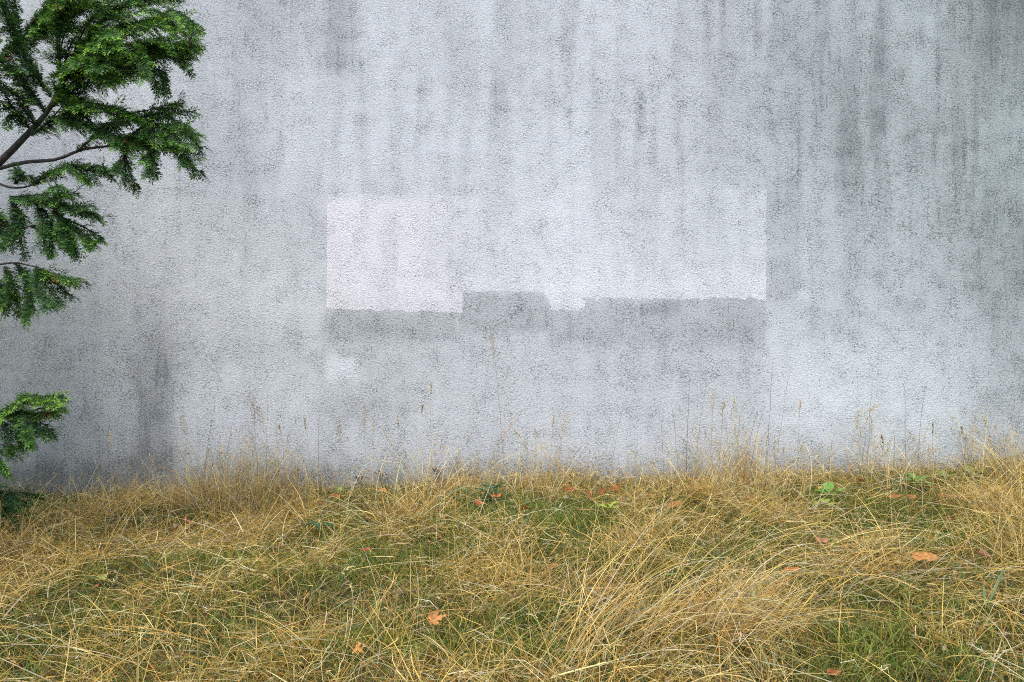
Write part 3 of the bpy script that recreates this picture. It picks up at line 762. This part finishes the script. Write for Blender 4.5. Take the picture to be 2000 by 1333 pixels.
STALKS = [
 (118, 135, 858, 'bare', 'thin dry stalk right of the lowest yew twig, before the grey wall'),
 (222, 219, 845, 'spike', 'pale stalk before the dark stain on the left of the wall'),
 (290, 305, 890, 'spike', 'short pale stalk at the right side of the dark stain on the left'),
 (372, 358, 800, 'plume', 'tan plumed stalk just right of the dark stain on the left'),
 (395, 423, 786, 'bare', 'thin leaning grey stem left of the broad tawny tuft'),
 (430, 475, 762, 'bare', 'grey stem leaning right above the broad tawny tuft'),
 (505, 497, 775, 'plume', 'feathery tan stalk, left one of a pair above the broad tawny tuft'),
 (540, 508, 800, 'plume', 'tan plume leaning left above the broad tawny tuft'),
 (520, 526, 754, 'bare', 'tallest grey forked stem above the broad tawny tuft'),
 (560, 547, 818, 'spike', 'brown eared stalk right of the feathery pair left of the paint'),
 (612, 597, 818, 'spike', 'short grey eared stalk below the left end of the paint'),
 (622, 625, 795, 'bare', 'hooked thin grey stem below the left edge of the paint'),
 (672, 662, 822, 'plume', 'stalk with a long tan ear below the small pale spot'),
 (716, 712, 790, 'plume', 'stalk with a bushy tan ear right of the small pale spot'),
 (731, 731, 822, 'spike', 'short thin eared stalk beside the bushy tan ear'),
 (777, 778, 812, 'spike', 'thin pale stalk between the bushy ear and the tall dark ear'),
 (822, 826, 776, 'spike', 'tall straight stalk with a slim dark ear under the paint'),
 (843, 842, 750, 'spike', 'very faint tall stalk right of the slim dark ear'),
 (940, 1004, 820, 'plume', 'stalk bowing right with a tan ear below the notch in the paint'),
 (1052, 1006, 830, 'spike', 'stalk bowing left with a brown ear below the notch in the paint'),
 (985, 960, 656, 'plume', 'tallest stalk of all, its tan ear just under the middle of the paint'),
 (1072, 1081, 812, 'spike', 'white straight stalk, left one of two below the right paint patch'),
 (1086, 1104, 808, 'plume', 'pale stalk with curled head, right one of two below the right paint patch'),
 (1190, 1222, 776, 'bare', 'long thin dark stem leaning right below the right paint patch'),
 (1296, 1289, 803, 'bare', 'dark straight stem below the dark square under the paint'),
 (1325, 1311, 790, 'bare', 'second dark stem right of the dark square under the paint'),
 (1340, 1345, 744, 'bare', 'tall straight dark stem below the right end of the paint'),
 (1358, 1372, 775, 'bare', 'thin dark stem right of the tall straight dark one'),
 (1388, 1392, 764, 'plume', 'feathery plume below the right end of the paint, left of three'),
 (1402, 1412, 772, 'plume', 'feathery plume below the right end of the paint, middle of three'),
 (1412, 1436, 778, 'plume', 'feathery plume below the right end of the paint, right of three'),
 (1450, 1477, 806, 'bare', 'dark stem leaning right below the lower right corner of the paint'),
 (1462, 1490, 792, 'bare', 'long dark stem leaning right beyond the lower right corner of the paint'),
 (1497, 1507, 702, 'bare', 'very tall thin dark stem right of the paint'),
 (1512, 1543, 714, 'bare', 'tall leaning stem with a forked top right of the paint'),
 (1556, 1560, 783, 'spike', 'thin stalk with one thick dark ear on the right part of the wall'),
 (1617, 1627, 846, 'bare', 'short black crooked stem right of the thick dark ear'),
 (1655, 1678, 800, 'plume', 'pale stalk in the white bundle on the right, its left one'),
 (1664, 1706, 778, 'plume', 'pale stalk bending right at the top of the white bundle'),
 (1680, 1688, 842, 'bare', 'black stem behind the white bundle on the right'),
 (1694, 1700, 742, 'bare', 'tall thin grey stem above the white bundle on the right'),
 (1730, 1719, 842, 'spike', 'leaning pale stalk with tan ear right of the white bundle'),
 (1744, 1742, 836, 'bare', 'short dark stem between the white bundle and the tallest right stem'),
 (1768, 1762, 736, 'bare', 'tall grey stem left of the dark one with side twigs on the right'),
 (1793, 1802, 748, 'bare', 'tall dark stem with side twigs on the right part of the wall'),
 (1818, 1817, 826, 'spike', 'white straight stalk right of the tall dark stem on the right'),
 (1886, 1873, 826, 'spike', 'pale stalk leaning left near the right edge of the wall'),
 (1950, 1914, 812, 'spike', 'long pale stalk leaning left near the right edge of the view'),
 (1975, 1997, 758, 'bare', 'dark stem at the very right edge of the view'),
]
for i, (xb, xt, yt, kind, lab) in enumerate(STALKS):
    stalk(xb, xt, yt, kind, lab, depth=0.12 + 0.38 * random.random(), droop=random.choice([0, 0, .3]))

# ------------------------------------------------------------------ fallen leaves
def leaf_mesh(size, lobes, curl, colr, seed):
    rg = np.random.default_rng(seed)
    na, nr = 40, 4
    th = np.linspace(0, 2 * math.pi, na, endpoint=False)
    if lobes == 5:
        r = 0.42 + 0.0 * th
        for c_, a_, s_ in ((0, 1.0, .24), (.95, .85, .22), (-.95, .85, .22), (1.95, .55, .22), (-1.95, .55, .22)):
            dd = np.angle(np.exp(1j * (th - c_)))
            r = np.maximum(r, .38 + (a_ - .38) * np.clip(1 - np.abs(dd) / (s_ * 1.9), 0, 1) ** .8)
        dd = np.abs(np.angle(np.exp(1j * (th - math.pi)))); r = r * (1 - .55 * np.exp(-(dd / .3) ** 2))
        r = r * (1 + .10 * np.sin(th * 20 + 1)) * rg.uniform(.9, 1.08, na)
    else:
        dd = np.abs(np.angle(np.exp(1j * th)))
        r = 1 / np.sqrt((np.cos(th) / 1.0) ** 2 + (np.sin(th) / .52) ** 2) * (1 + .12 * np.exp(-(dd / .25) ** 2)) * rg.uniform(.93, 1.05, na)
    V, C = [[0, 0, 0]], [colr * .8]
    ph = rg.uniform(0, 6.28)
    for k in range(1, nr + 1):
        f = k / nr
        for i in range(na):
            x, y = f * r[i] * math.cos(th[i]), f * r[i] * math.sin(th[i])
            z = curl * (y * y * 1.1 + .45 * x * x * math.sin(ph)) + .10 * math.sin(3 * th[i] + ph) * f * f + .07 * rg.normal() * f ** 3
            V.append([x, y, z])
            C.append(colr * (0.92 + .2 * f * math.sin(th[i] * 2 + ph)) * rg.uniform(.85, 1.12))
    T, Q = [], []
    for i in range(na):
        T.append([0, 1 + i, 1 + (i + 1) % na])
        for k in range(nr - 1):
            a = 1 + k * na
            Q.append([a + i, a + na + i, a + na + (i + 1) % na, a + (i + 1) % na])
    V = np.array(V) * size * .5
    # petiole
    n0 = len(V)
    Pv, Pq, Pt = tube_pts([np.array([-.1, 0, 0]) * size, np.array([-.45, .03, .04]) * size, np.array([-.75, .1, .02]) * size], [.0014, .0012, .001], 4)
    V = np.concatenate([V, Pv]); Q = Q + (Pq + n0).tolist(); T = T + (Pt + n0).tolist()
    C = np.concatenate([np.array(C), np.tile(colr * .6, (len(Pv), 1))])
    return mesh_np('fallen_leaf', V, np.array(Q), np.array(T), C, smooth=True)

for i, (px, py, sz, lob, colr, lift, lab) in enumerate(LEAVES):
    p = on_ground(px, py)
    # move up and back along the sight line so the lifted leaf lies on the straw at its place
    dirv = (cam.location - p).normalized()
    p = p + dirv * min(.45, lift / 100.0 / max(dirv.z, .12) * 1.1)
    p.y = min(p.y, -.10)
    o = link_mesh('fallen_leaf', leaf_mesh(sz / 100, lob, random.uniform(.15, .7), colr, 300 + i), M_LEAF)
    o.location = p
    o.rotation_euler = (random.uniform(.25, .9), random.uniform(-.35, .35), random.uniform(0, 6.28)) if lob == 5 else (random.uniform(.3, .7), random.uniform(-.2, .2), random.uniform(-.5, .5))
    tag(o, lab, 'leaf', 'fallen leaves')

# ------------------------------------------------------------------ small broad-leaved weeds
def blade_leaf(L, W, colr, bend=.5, nl=6):
    V, C = [], []
    for i in range(nl + 1):
        t = i / nl
        w = W * .5 * math.sin(math.pi * min(1, t * .97 + .02)) ** .8
        z = -bend * L * t * t * .5
        for s in (-1, 0, 1):
            V.append([L * t, s * w, z + abs(s) * w * .35]); C.append(colr * (.85 if s == 0 else 1.05))
    Q = []
    for i in range(nl):
        for s in range(2):
            a = i * 3 + s
            Q.append([a, a + 1, a + 4, a + 3])
    return mesh_np('leaf', np.array(V), np.array(Q), None, np.array(C), smooth=True)

def weed(px, py, leaves, colr, label, cat='weed', lift=.12):
    """leaves: (azimuth deg, tilt deg, length m, width m)"""
    p = on_ground(px, py)
    dirv = (cam.location - p).normalized()
    root = empty('broadleaf_weed', Vector((p.x, min(p.y, -.08), p.z)))
    sv, sq, stt, n0 = [], [], [], 0
    for (a, tl, L, W) in leaves:
        c_ = colr * random.uniform(.85, 1.15)
        o = link_mesh('leaf', blade_leaf(L, W, c_, random.uniform(.2, .7)), M_WEED, root)
        h = lift * random.uniform(.75, 1.15)
        off = Vector((math.cos(math.radians(a)), math.sin(math.radians(a)), 0)) * .02
        o.location = (off.x, off.y, h)
        o.rotation_euler = (0, -math.radians(tl), math.radians(a))
        Vv, Qq, Tt = tube_pts([np.zeros(3), np.array([off.x * .4, off.y * .4, h * .6]), np.array([off.x, off.y, h])], [.0018, .0015, .0012], 4)
        sv.append(Vv); sq += (Qq + n0).tolist(); stt += (Tt + n0).tolist(); n0 += len(Vv)
    V = np.concatenate(sv)
    link_mesh('stem', mesh_np('stem', V, np.array(sq), np.array(stt), np.tile(colr * .7, (len(V), 1))), M_WEED, root)
    tag(root, label, cat, 'broad leaved weeds')

def ring(n, L, W, tl=(10, 50)):
    return [(360 / n * k + random.uniform(-25, 25), random.uniform(*tl), L * random.uniform(.75, 1.2), W * random.uniform(.8, 1.2)) for k in range(n)]
LIME, DKG, MIDG = np.array([.34, .42, .045]), np.array([.035, .10, .035]), np.array([.12, .25, .035])
weed(1190, 1022, ring(7, .075, .05), LIME, 'bright yellow green seedling right of the lush green patch', lift=.13)
weed(622, 1062, ring(4, .10, .075, (0, 25)), DKG, 'dark green weed with two broad leaves in straw at the left', lift=.14)
weed(958, 992, ring(8, .10, .06), DKG, 'dark leafy weed at the wall foot behind the lush green patch', lift=.13)
weed(895, 985, ring(4, .08, .05), DKG * 1.3, 'small dark green weed left of the dark leafy one', lift=.12)
weed(1618, 992, ring(6, .10, .07), MIDG * 1.4, 'bright green weed beside the ochre leaf on the right', lift=.12)
weed(1612, 1005, ring(4, .07, .06), LIME * .8, 'lower lime green weed under the bright green one on the right', lift=.07)
weed(1536, 985, ring(4, .08, .05), LIME * .6, 'pale green weed in the straw left of the ochre leaf', lift=.1)
weed(1790, 965, ring(6, .09, .06), MIDG * 1.2, 'mid green weed on the right bank above the brown pair', lift=.1)
weed(1850, 960, ring(8, .09, .06), np.array([.20, .24, .05]), 'olive leafy weed on the crest of the right bank', lift=.12)
weed(1905, 950, ring(6, .09, .06), np.array([.20, .24, .05]), 'olive leafy weed behind the ochre leaf at the right', lift=.1)
weed(206, 1155, ring(3, .07, .05), np.array([.25, .26, .06]), 'pale olive weed beside the small red leaf in the left foreground', lift=.06)
weed(665, 985, ring(3, .06, .04), LIME * .7, 'yellowish seedling at the wall foot below the pale spot', lift=.1)
weed(1478, 1232, [(85, 70, .13, .022)], np.array([.34, .37, .13]), 'pale upright green blade behind the big swept bundle', lift=.06)
weed(1285, 1160, [(18, 8, .14, .026)], np.array([.20, .30, .05]), 'flat green blade lying on straw above the big swept bundle', lift=.12)
weed(1460, 1225, [(-15, 5, .12, .03)], np.array([.30, .36, .13]), 'pale green blade on straw right of the big swept bundle', lift=.14)
weed(1925, 1215, [(40, 38, .30, .013), (60, 30, .2, .011)], np.array([.17, .24, .10]), 'long grey green blade arching up at the lower right', lift=.05)
weed(1512, 1345, [(100, 55, .12, .010), (70, 45, .10, .009), (130, 40, .10, .009)], np.array([.26, .28, .13]), 'pale flat blades at the bottom edge under the drooping tuft', lift=.04)
for (px, py, lab) in ((705, 948, 'blackened dead weed at the wall foot, left of three'), (745, 945, 'blackened dead weed at the wall foot, middle of three'),
                      (855, 935, 'blackened dead weed at the wall foot, right of three')):
    weed(px, py + 12, ring(6, .05, .025, (10, 70)), np.array([.03, .028, .026]), lab, lift=.13)

# ------------------------------------------------------------------ the yew
def yew_twig(n_pairs, L, seed):
    """one leafy shoot along +X, two ranks of narrow needles; unit scale in metres; returns verts, quads, tone(0..1)"""
    rg = np.random.default_rng(seed)
    V, Q, Tn = [], [], []
    for i in range(n_pairs):
        t = (i + .5) / n_pairs
        x = L * t
        ln = .029 * (0.55 + .45 * math.sin(math.pi * min(1, .18 + .80 * t))) * rg.uniform(.8, 1.2)
        if t > .9: ln *= .75
        for s in (-1, 1):
            fw = .28 + .55 * t ** 2 + rg.normal(0, .16)
            up = rg.normal(.18, .34)
            d = np.array([fw, s, up]); d /= np.linalg.norm(d)
            a = np.cross(d, [0, 0, 1]) + rg.normal(0, .35, 3); a /= np.linalg.norm(a)
            p = np.array([x + rg.normal(0, .001), s * .0012, 0])
            w = .0027
            n0 = len(V)
            V += [p, p + d * ln * .45 + a * w, p + d * ln + np.array([0, 0, -.12]) * ln, p + d * ln * .45 - a * w]
            Q.append([n0, n0 + 1, n0 + 2, n0 + 3])
            Tn += [t] * 4
    return np.array(V), np.array(Q), np.array(Tn)

TWIGS = []
for k in range(10):
    Lk = .05 + .014 * k
    TWIGS.append((Lk, yew_twig(int(Lk / .0058), Lk, 900 + k)))

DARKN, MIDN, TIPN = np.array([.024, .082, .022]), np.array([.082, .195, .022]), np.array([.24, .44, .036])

class Yew:
    def __init__(s): s.v, s.q, s.c, s.n = [], [], [], 0; s.tw = []
    def twig(s, p, d, L, fresh, dead=False):
        Lk, (V, Q, T) = TWIGS[int(np.clip((L - .05) / .014, 0, 9))]
        sc = L / Lk
        d = d / np.linalg.norm(d)
        up = np.array([0, 0, 1.]) + RNG.normal(0, .35, 3)
        sd = np.cross(up, d); sd /= np.linalg.norm(sd); u2 = np.cross(d, sd)
        x = V[:, 0] * sc
        droop = .5 * x * x / max(L, .05) * RNG.uniform(.1, .8)
        W = p + x[:, None] * d + V[:, 1:2] * sd + V[:, 2:3] * u2
        W[:, 2] -= droop
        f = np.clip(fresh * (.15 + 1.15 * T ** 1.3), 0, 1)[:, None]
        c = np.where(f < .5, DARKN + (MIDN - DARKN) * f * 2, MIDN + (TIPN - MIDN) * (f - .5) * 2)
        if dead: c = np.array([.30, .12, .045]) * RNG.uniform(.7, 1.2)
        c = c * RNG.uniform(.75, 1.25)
        c = np.broadcast_to(c, W.shape) * np.repeat(RNG.uniform(.75, 1.25, (len(W) // 4, 1)), 4, 0)
        s.v.append(W); s.q.append(Q + s.n); s.c.append(c); s.n += len(W)
        s.tw.append((p, p + d * L * .5 - np.array([0, 0, .12 * L * .25]), p + d * L - np.array([0, 0, .3 * L])))

def curve_pts(P, n):
    """smooth polyline through control points"""
    P = [np.array(p, float) for p in P]
    if len(P) == 2: return [P[0] + (P[1] - P[0]) * t for t in np.linspace(0, 1, n)]
    Pp = [2 * P[0] - P[1]] + P + [2 * P[-1] - P[-2]]
    out = []
    for t in np.linspace(0, len(P) - 1 - 1e-6, n):
        k = int(t); f = t - k
        a, b_, c, d = Pp[k], Pp[k + 1], Pp[k + 2], Pp[k + 3]
        out.append(.5 * ((2 * b_) + (-a + c) * f + (2 * a - 5 * b_ + 4 * c - d) * f * f + (-a + 3 * b_ - 3 * c + d) * f ** 3))
    return out

TX, TY = -4.55, -2.0
tree = empty('yew_tree', (TX, TY, float(ground_z(TX, TY))))
tree_o = np.array(tree.location)
tag(tree, 'dark green yew reaching in from the left edge, drooping needle sprays before the wall', 'tree')
tr = curve_pts([(TX, TY, float(ground_z(TX, TY)) - .1), (TX + .05, TY, .9), (TX - .05, TY + .05, 2.2), (TX + .05, TY, 3.6), (TX, TY + .05, 5.2)], 18)
V, Q, T = tube_pts(tr, np.linspace(.15, .03, 18), 10)
link_mesh('trunk', mesh_np('trunk', V - tree_o, Q, T, None, True), M_BARK, tree)

def limb(ctrl, r0, r1, sprays, step=.030, tl=(.075, .165), fresh=.6, droop=.45, label=None, start=.1, dead=0.012, layers=2):
    """a limb (its wood) with its foliage; sprays are side axes (polyline control points) that carry twigs"""
    pts = curve_pts(ctrl, 14)
    V, Q, T = tube_pts(pts, np.linspace(r0, r1, 14), 8)
    vs, qs, ts, n0 = [V], [Q], [T], len(V)
    y = Yew()
    layered = []
    for (cp, fr, tlen) in sprays:                     # each shelf is two to three sprays lying over each other
        layered.append((cp, fr, tlen))
        for q in range(layers):
            o_ = np.array([0, RNG.uniform(-.16, .16), RNG.uniform(-.035, .05)])
            layered.append(([tuple(np.array(c_) + o_ * (i_ / max(1, len(cp) - 1)) + RNG.normal(0, .012, 3) * (i_ > 0)) for i_, c_ in enumerate(cp)], fr * RNG.uniform(.5, 1.2), tlen * RNG.uniform(.7, 1.0)))
    for sp in layered:
        ctrlp, fr, tlen = sp
        length = sum(np.linalg.norm(np.array(ctrlp[i + 1]) - np.array(ctrlp[i])) for i in range(len(ctrlp) - 1))
        n = max(5, int(length / step))
        ax = curve_pts(ctrlp, n)
        A = tube_pts(ax, np.linspace(.0055, .0016, n), 5)
        vs.append(A[0]); qs.append(A[1] + n0); ts.append(A[2] + n0); n0 += len(A[0])
        for i in range(n):
            t = i / (n - 1)
            if t < start: continue
            d = ax[min(i + 1, n - 1)] - ax[max(i - 1, 0)]; d = d / np.linalg.norm(d)
            h = np.cross([0, 0, 1.], d); h /= np.linalg.norm(h) + 1e-6
            for s in (-1, 1):
                if RNG.random() < .1: continue
                ang = RNG.uniform(.55, 1.1) * (1 - .4 * t)
                dd = d * math.cos(ang) + s * h * math.sin(ang) + np.array([0, 0, -droop * RNG.uniform(.2, 1.5)]) + RNG.normal(0, .13, 3)
                LL = max(.05, RNG.uniform(*tl) * tlen * (1 - .45 * t))
                y.twig(ax[i], dd, LL, fr * RNG.uniform(.5, 1.25), RNG.random() < dead)
            if RNG.random() < .45:
                y.twig(ax[i], d + np.array([0, 0, .35]) + RNG.normal(0, .35, 3), RNG.uniform(.06, .11), fr * RNG.uniform(.9, 1.5))
        y.twig(ax[-1], ax[-1] - ax[-2] + np.array([0, 0, -.005]), .085 * tlen, fr * 1.2)
        # needles sit on the axis too
        for i in range(0, n - 3, 3):
            y.twig(ax[i], ax[i + 3] - ax[i], .10, fr * .8)
    for (a, b_, c) in y.tw:
        A = tube_pts([a, b_, c], [.0016, .0012, .0007], 3)
        vs.append(A[0]); qs.append(A[1] + n0); ts.append(A[2] + n0); n0 += len(A[0])
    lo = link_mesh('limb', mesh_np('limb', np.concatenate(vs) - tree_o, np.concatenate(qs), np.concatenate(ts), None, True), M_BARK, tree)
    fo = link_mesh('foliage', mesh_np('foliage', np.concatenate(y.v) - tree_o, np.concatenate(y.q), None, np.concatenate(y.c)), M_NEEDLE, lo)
    fo['kind'] = 'stuff'
    return lo

def A(px, py, d): return tuple(at(px, py, d))
def ax(pts, d0, d1, fr=.6, tlen=1.0):
    n = len(pts)
    return ([A(px, py, d0 + (d1 - d0) * i / (n - 1)) for i, (px, py) in enumerate(pts)], fr, tlen)

TRK = lambda z: (TX, TY, z)
# main rising limb: carries the upper mass
limb([TRK(1.75), A(-120, 410, 4.5), A(-20, 335, 4.5), A(45, 272, 4.45), A(95, 215, 4.4), A(128, 140, 4.4)], .030, .009, [
    ax([(95, 215), (150, 165), (215, 120), (285, 80), (340, 72)], 4.4, 4.2, .75, 1.1),
    ax([(128, 140), (190, 85), (250, 55), (310, 45), (355, 60)], 4.4, 4.35, .75, 1.0),
    ax([(128, 140), (180, 60), (225, 20), (285, 0), (335, -5)], 4.4, 4.5, .7, .9),
    ax([(110, 180), (165, 120), (205, 95), (240, 95)], 4.4, 4.05, .95, 1.0),
    ax([(120, 160), (120, 90), (140, 40), (160, 15)], 4.4, 4.3, .7, .9),
    ax([(100, 190), (60, 120), (40, 60), (30, 0)], 4.4, 4.4, .45, 1.0),
    ax([(90, 220), (55, 170), (20, 125), (-20, 105)], 4.4, 4.3, .5, .9),
    ax([(70, 245), (45, 210), (35, 190), (25, 180)], 4.4, 4.35, .4, .9),
    ax([(128, 140), (200, 150), (250, 140), (290, 130), (305, 165)], 4.35, 4.25, .5, .8),
    ax([(140, 130), (230, 110), (310, 95), (370, 82)], 4.4, 4.55, .55, .9),
    ax([(300, 40), (335, 20), (352, 30), (362, 45)], 4.35, 4.3, .8, .8),
    ax([(60, 90), (100, 40), (150, 10), (190, 5)], 4.4, 4.15, .8, .8),
    ax([(-20, 130), (40, 90), (90, 60), (150, 55)], 4.5, 4.7, .35, .9),
    ax([(100, 150), (160, 130), (200, 140), (230, 150)], 4.3, 4.1, .85, .9),
    ax([(230, 90), (280, 85), (325, 95), (352, 118)], 4.3, 4.3, .6, .7),
    ax([(50, 60), (90, 15), (140, -20), (200, -30)], 4.4, 4.6, .5, .9),
], fresh=.6, layers=3)
# spreading limb: the middle shelf
limb([A(-20, 335, 4.5), A(45, 318, 4.48), A(110, 312, 4.45), A(160, 293, 4.42), A(215, 285, 4.4), A(260, 272, 4.4)], .013, .005, [
    ax([(150, 296), (200, 255), (250, 225), (300, 213), (340, 203)], 4.4, 4.35, .65, .75),
    ax([(215, 285), (270, 268), (325, 262), (380, 262)], 4.4, 4.3, .65, 1.0),
    ax([(215, 285), (265, 285), (320, 288), (380, 300)], 4.4, 4.25, .6, .9),
    ax([(240, 275), (290, 245), (335, 245), (375, 268)], 4.4, 4.45, .7, .8),
    ax([(120, 225), (170, 205), (220, 210), (260, 225)], 4.35, 4.2, .8, .8),
    ax([(100, 230), (140, 235), (190, 250), (230, 262)], 4.4, 4.3, .45, .9),
    ax([(60, 265), (100, 238), (140, 215), (175, 200)], 4.4, 4.55, .4, .9),
    ax([(60, 255), (45, 235), (30, 225), (20, 235)], 4.45, 4.4, .5, .7),
    ax([(240, 290), (245, 315), (245, 335), (245, 350)], 4.4, 4.38, .45, .45),
    ax([(300, 290), (302, 310), (303, 325), (303, 335)], 4.35, 4.3, .45, .45),
    ax([(340, 290), (355, 305), (368, 318), (376, 332)], 4.3, 4.3, .5, .45),
    ax([(180, 240), (150, 215), (130, 190), (125, 175)], 4.4, 4.3, .6, .7),
], fresh=.55)
# low hanging limbs
limb([TRK(1.45), A(-140, 400, 4.5), A(-30, 355, 4.5), A(15, 366, 4.48), A(50, 366, 4.45), A(75, 355, 4.45)], .011, .004, [
    ax([(60, 362), (100, 335), (140, 325), (170, 345)], 4.45, 4.4, .5, .6),
    ax([(140, 325), (175, 325), (200, 330), (213, 340)], 4.4, 4.4, .5, .5),
    ax([(20, 385), (70, 390), (120, 385), (145, 378)], 4.5, 4.4, .5, .7),
    ax([(60, 390), (110, 400), (155, 410), (192, 424)], 4.45, 4.35, .5, .7),
    ax([(100, 400), (120, 430), (135, 460), (142, 490)], 4.4, 4.38, .4, .6),
    ax([(110, 420), (140, 440), (165, 458), (182, 472)], 4.4, 4.35, .6, .4),
    ax([(70, 395), (85, 430), (95, 460), (98, 490)], 4.42, 4.4, .4, .55),
    ax([(20, 390), (30, 420), (30, 450), (25, 478)], 4.45, 4.45, .45, .45),
    ax([(30, 360), (45, 345), (58, 345), (65, 350)], 4.48, 4.46, .25, .5),
], fresh=.5)
limb([TRK(1.25), A(-120, 500, 4.5), A(-30, 470, 4.5), A(20, 455, 4.48), A(60, 442, 4.46), A(80, 441, 4.46)], .008, .003, [
    ax([(60, 442), (90, 445), (110, 455), (118, 468)], 4.46, 4.42, .4, .5),
    ax([(-40, 440), (-15, 420), (0, 430), (5, 450)], 4.5, 4.5, .5, .6),
], fresh=.4, dead=.25)
limb([TRK(1.1), A(-140, 560, 4.5), A(-30, 525, 4.5), A(20, 514, 4.48), A(55, 518, 4.46), A(85, 526, 4.45)], .008, .004, [
    ax([(75, 525), (100, 535), (125, 543), (146, 546)], 4.45, 4.4, .65, .5),
    ax([(70, 525), (85, 550), (100, 570), (114, 588)], 4.45, 4.4, .4, .55),
    ax([(30, 515), (50, 545), (58, 575), (60, 605)], 4.48, 4.45, .45, .5),
    ax([(10, 520), (20, 545), (20, 575), (14, 600)], 4.48, 4.45, .5, .65),
    ax([(-40, 530), (-20, 550), (-5, 565), (3, 580)], 4.48, 4.45, .5, .7),
], fresh=.5)
limb([TRK(.7), A(-200, 860, 4.4), A(-90, 835, 4.4), A(-30, 812, 4.4), A(10, 800, 4.4), A(35, 792, 4.4)], .014, .004, [
    ax([(-20, 810), (30, 795), (70, 780), (102, 786)], 4.4, 4.3, .85, .55),
    ax([(-20, 812), (30, 808), (65, 808), (100, 806)], 4.4, 4.35, .75, .5),
    ax([(10, 805), (35, 825), (50, 845), (60, 862)], 4.4, 4.4, .35, .4),
    ax([(-10, 815), (8, 835), (18, 850), (20, 868)], 4.4, 4.38, .4, .45),
    ax([(50, 805), (65, 820), (78, 832), (86, 842)], 4.38, 4.36, .35, .3),
    ax([(-40, 850), (-20, 875), (-5, 895), (8, 915)], 4.4, 4.4, .6, .6),
], fresh=.6)
limb([TRK(.25), A(-260, 1010, 4.9), A(-120, 990, 5.0), A(-60, 985, 5.1), A(-10, 985, 5.2), A(15, 982, 5.25)], .010, .003, [
    ax([(-60, 985), (-20, 975), (20, 972), (52, 980)], 5.1, 5.3, .2, .8),
    ax([(-60, 990), (-20, 992), (15, 992), (48, 1000)], 5.1, 5.2, .2, .8),
    ax([(-80, 990), (-60, 965), (-20, 958), (15, 960)], 5.1, 5.3, .25, .8),
], fresh=.2)
# the rest of the crown, left of the view, on limbs all round the trunk
for k in range(26):
    z0 = .5 + 4.6 * (k / 26) + random.uniform(-.1, .1)
    a = k * 2.4 + random.uniform(-.3, .3)
    R = (1.55 if z0 < 3 else 1.55 - .45 * (z0 - 3)) * random.uniform(.8, 1.1)
    # limbs that would reach into the picture are the ones built above
    ex = TX + R * math.cos(a)
    lim = -0.70 * (TY + R * math.sin(a) + CAM_D) - .12
    if ex > lim and z0 < 4.3: R *= max(.25, (lim - TX) / max(1e-3, (ex - TX)))
    if R < .45: continue
    dr = np.array([math.cos(a), math.sin(a), 0])
    p0 = np.array(TRK(z0)); p1 = p0 + dr * R * .5 + [0, 0, .25]; p2 = p0 + dr * R + [0, 0, .2]
    sp = []
    for j in range(7):
        f = .22 + .125 * j
        q = p0 + dr * R * f + np.array([0, 0, .24])
        s = 1 if j % 2 else -1
        side = np.array([-dr[1], dr[0], 0]) * s
        e = q + (dr * .5 + side * .8) * .45 * random.uniform(.7, 1.1) + np.array([0, 0, random.uniform(-.1, .1)])
        sp.append(([q, (q + e) / 2 + np.array([0, 0, .05]), e], .55, 1.1))
    limb([p0, p1, p2], .03, .008, sp, step=.05, tl=(.11, .22), layers=1)
